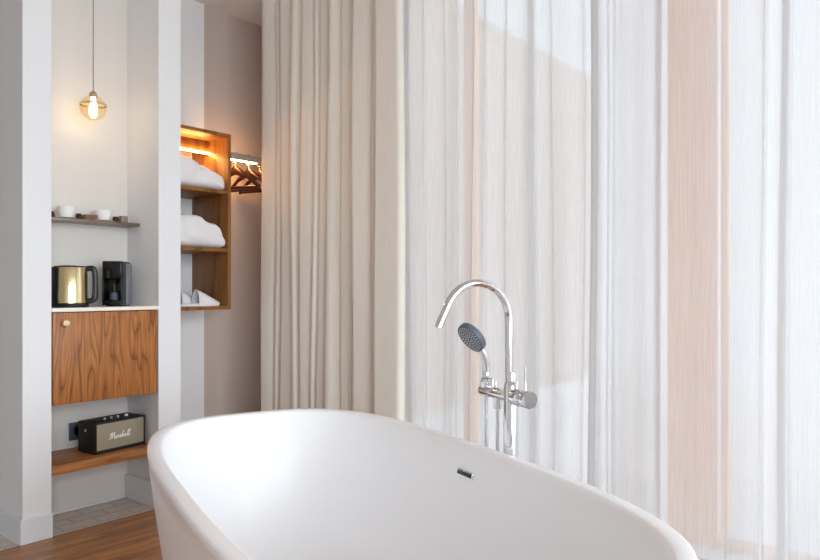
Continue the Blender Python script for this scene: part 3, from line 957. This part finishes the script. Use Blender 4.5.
def slipper(x, y, rz, label):
    z0 = UZ0 + T
    t = thing('slipper', label, 'slipper', (x, y, z0), rz, 'pair of white slippers in the oak unit')
    mw = world_of(t)
    L = 0.25
    def half(u):
        return 0.047 * (math.sin(PI * min(1, max(0, u))) ** 0.42) * (0.82 + 0.18 * u) + 0.0005
    def ring(z, k=1.0):
        r = []
        for i in range(21):
            u = i / 20
            r.append(mw @ Vector((-L / 2 + L * u, half(u) * k, z)))
        for i in range(19, 0, -1):
            u = i / 20
            r.append(mw @ Vector((-L / 2 + L * u, -half(u) * k, z)))
        return r
    MB().loft([ring(0, 0.97), ring(0.004), ring(0.012), ring(0.015, 0.96)]).build('sole', M['terry'], t)
    # upper: wedge shaped toe cap, tall at the instep
    rings = []
    for i in range(15):
        u = 0.40 + 0.595 * i / 14
        hgt = 0.078 * (1 - ((u - 0.40) / 0.6) ** 1.1) + 0.018
        w = half(u) * 1.02
        o_, i_ = [], []
        for k in range(13):
            a = PI * k / 12
            o_.append(mw @ Vector((-L / 2 + L * u, w * math.cos(a), 0.011 + (hgt - 0.011) * math.sin(a) ** 0.9)))
            i_.append(mw @ Vector((-L / 2 + L * u, (w - 0.005) * math.cos(a), 0.011 + (hgt - 0.017) * math.sin(a) ** 0.9)))
        rings.append(o_ + i_[::-1])
    MB().loft(rings).build('upper', M['terry'], t)
    return t
s0 = slipper(2.255, 3.375, math.radians(-4), 'white slipper in front at the bottom of the oak unit')
copy_thing(s0, (2.205, 3.472, UZ0 + T), math.radians(3), 'white slipper behind the front one at the bottom of the oak unit')

# ------------------------------------------------------------------ light
SKY_FAR, SKY_FILL = 1.4, 8.2
wd = bpy.data.worlds.new('world')
S.world = wd
wd.use_nodes = True
nt = wd.node_tree
bg = nt.nodes['Background']
tc = N(nt, 'ShaderNodeTexCoord')
sx_ = N(nt, 'ShaderNodeSeparateXYZ')
nt.links.new(tc.outputs['Generated'], sx_.inputs[0])
# overcast sky, with a brighter side added behind the viewer to fill the room
mr = N(nt, 'ShaderNodeMapRange', interpolation_type='SMOOTHSTEP')
mr.inputs['From Min'].default_value = -0.3
mr.inputs['From Max'].default_value = -0.95
mr.inputs['To Min'].default_value = SKY_FAR
mr.inputs['To Max'].default_value = SKY_FILL
nt.links.new(sx_.outputs['Y'], mr.inputs['Value'])
bg.inputs['Color'].default_value = (0.84, 0.93, 1.0, 1)
nt.links.new(mr.outputs[0], bg.inputs['Strength'])

def portal(loc, rot, sx, sy):
    l = bpy.data.lights.new('daylight_portal', 'AREA')
    l.shape = 'RECTANGLE'
    l.size, l.size_y = sx, sy
    l.cycles.is_portal = True
    o = bpy.data.objects.new('daylight_portal', l)
    o.location = loc
    o.rotation_euler = rot
    COL.objects.link(o)
portal((3.08, -0.1, 1.45), (0, math.radians(90), 0), 2.9, 5.4)
portal((0.15, -2.93, 1.5), (math.radians(90), 0, 0), 4.7, 2.7)

pl = bpy.data.lights.new('bulb_light', 'POINT')
pl.energy = 5.0
pl.color = (1.0, 0.76, 0.48)
pl.shadow_soft_size = 0.02
po = bpy.data.objects.new('bulb_light', pl)
po.location = PL + Vector((0, 0, -0.02))
COL.objects.link(po)

# ------------------------------------------------------------------ camera
cd = bpy.data.cameras.new('camera')
cam = bpy.data.objects.new('camera', cd)
COL.objects.link(cam)
cam.location = (0, 0, 1.05)
cam.rotation_euler = (math.radians(90), 0, -math.radians(90 - 39.3))
cd.sensor_width = 36.0
cd.lens = 690 / 820 * 36.0
cd.shift_y = 8 / 820
cd.clip_start = 0.02
S.camera = cam
S.view_settings.view_transform = 'Standard'
S.view_settings.look = 'None'
S.view_settings.gamma = 1.0
S.view_settings.use_curve_mapping = False
S.view_settings.exposure = -0.02
try:
    S.cycles.use_denoising = True
    S.cycles.max_bounces = 14
    S.cycles.diffuse_bounces = 8
    S.cycles.transparent_max_bounces = 24
    S.cycles.sample_clamp_indirect = 6.0
except Exception:
    pass
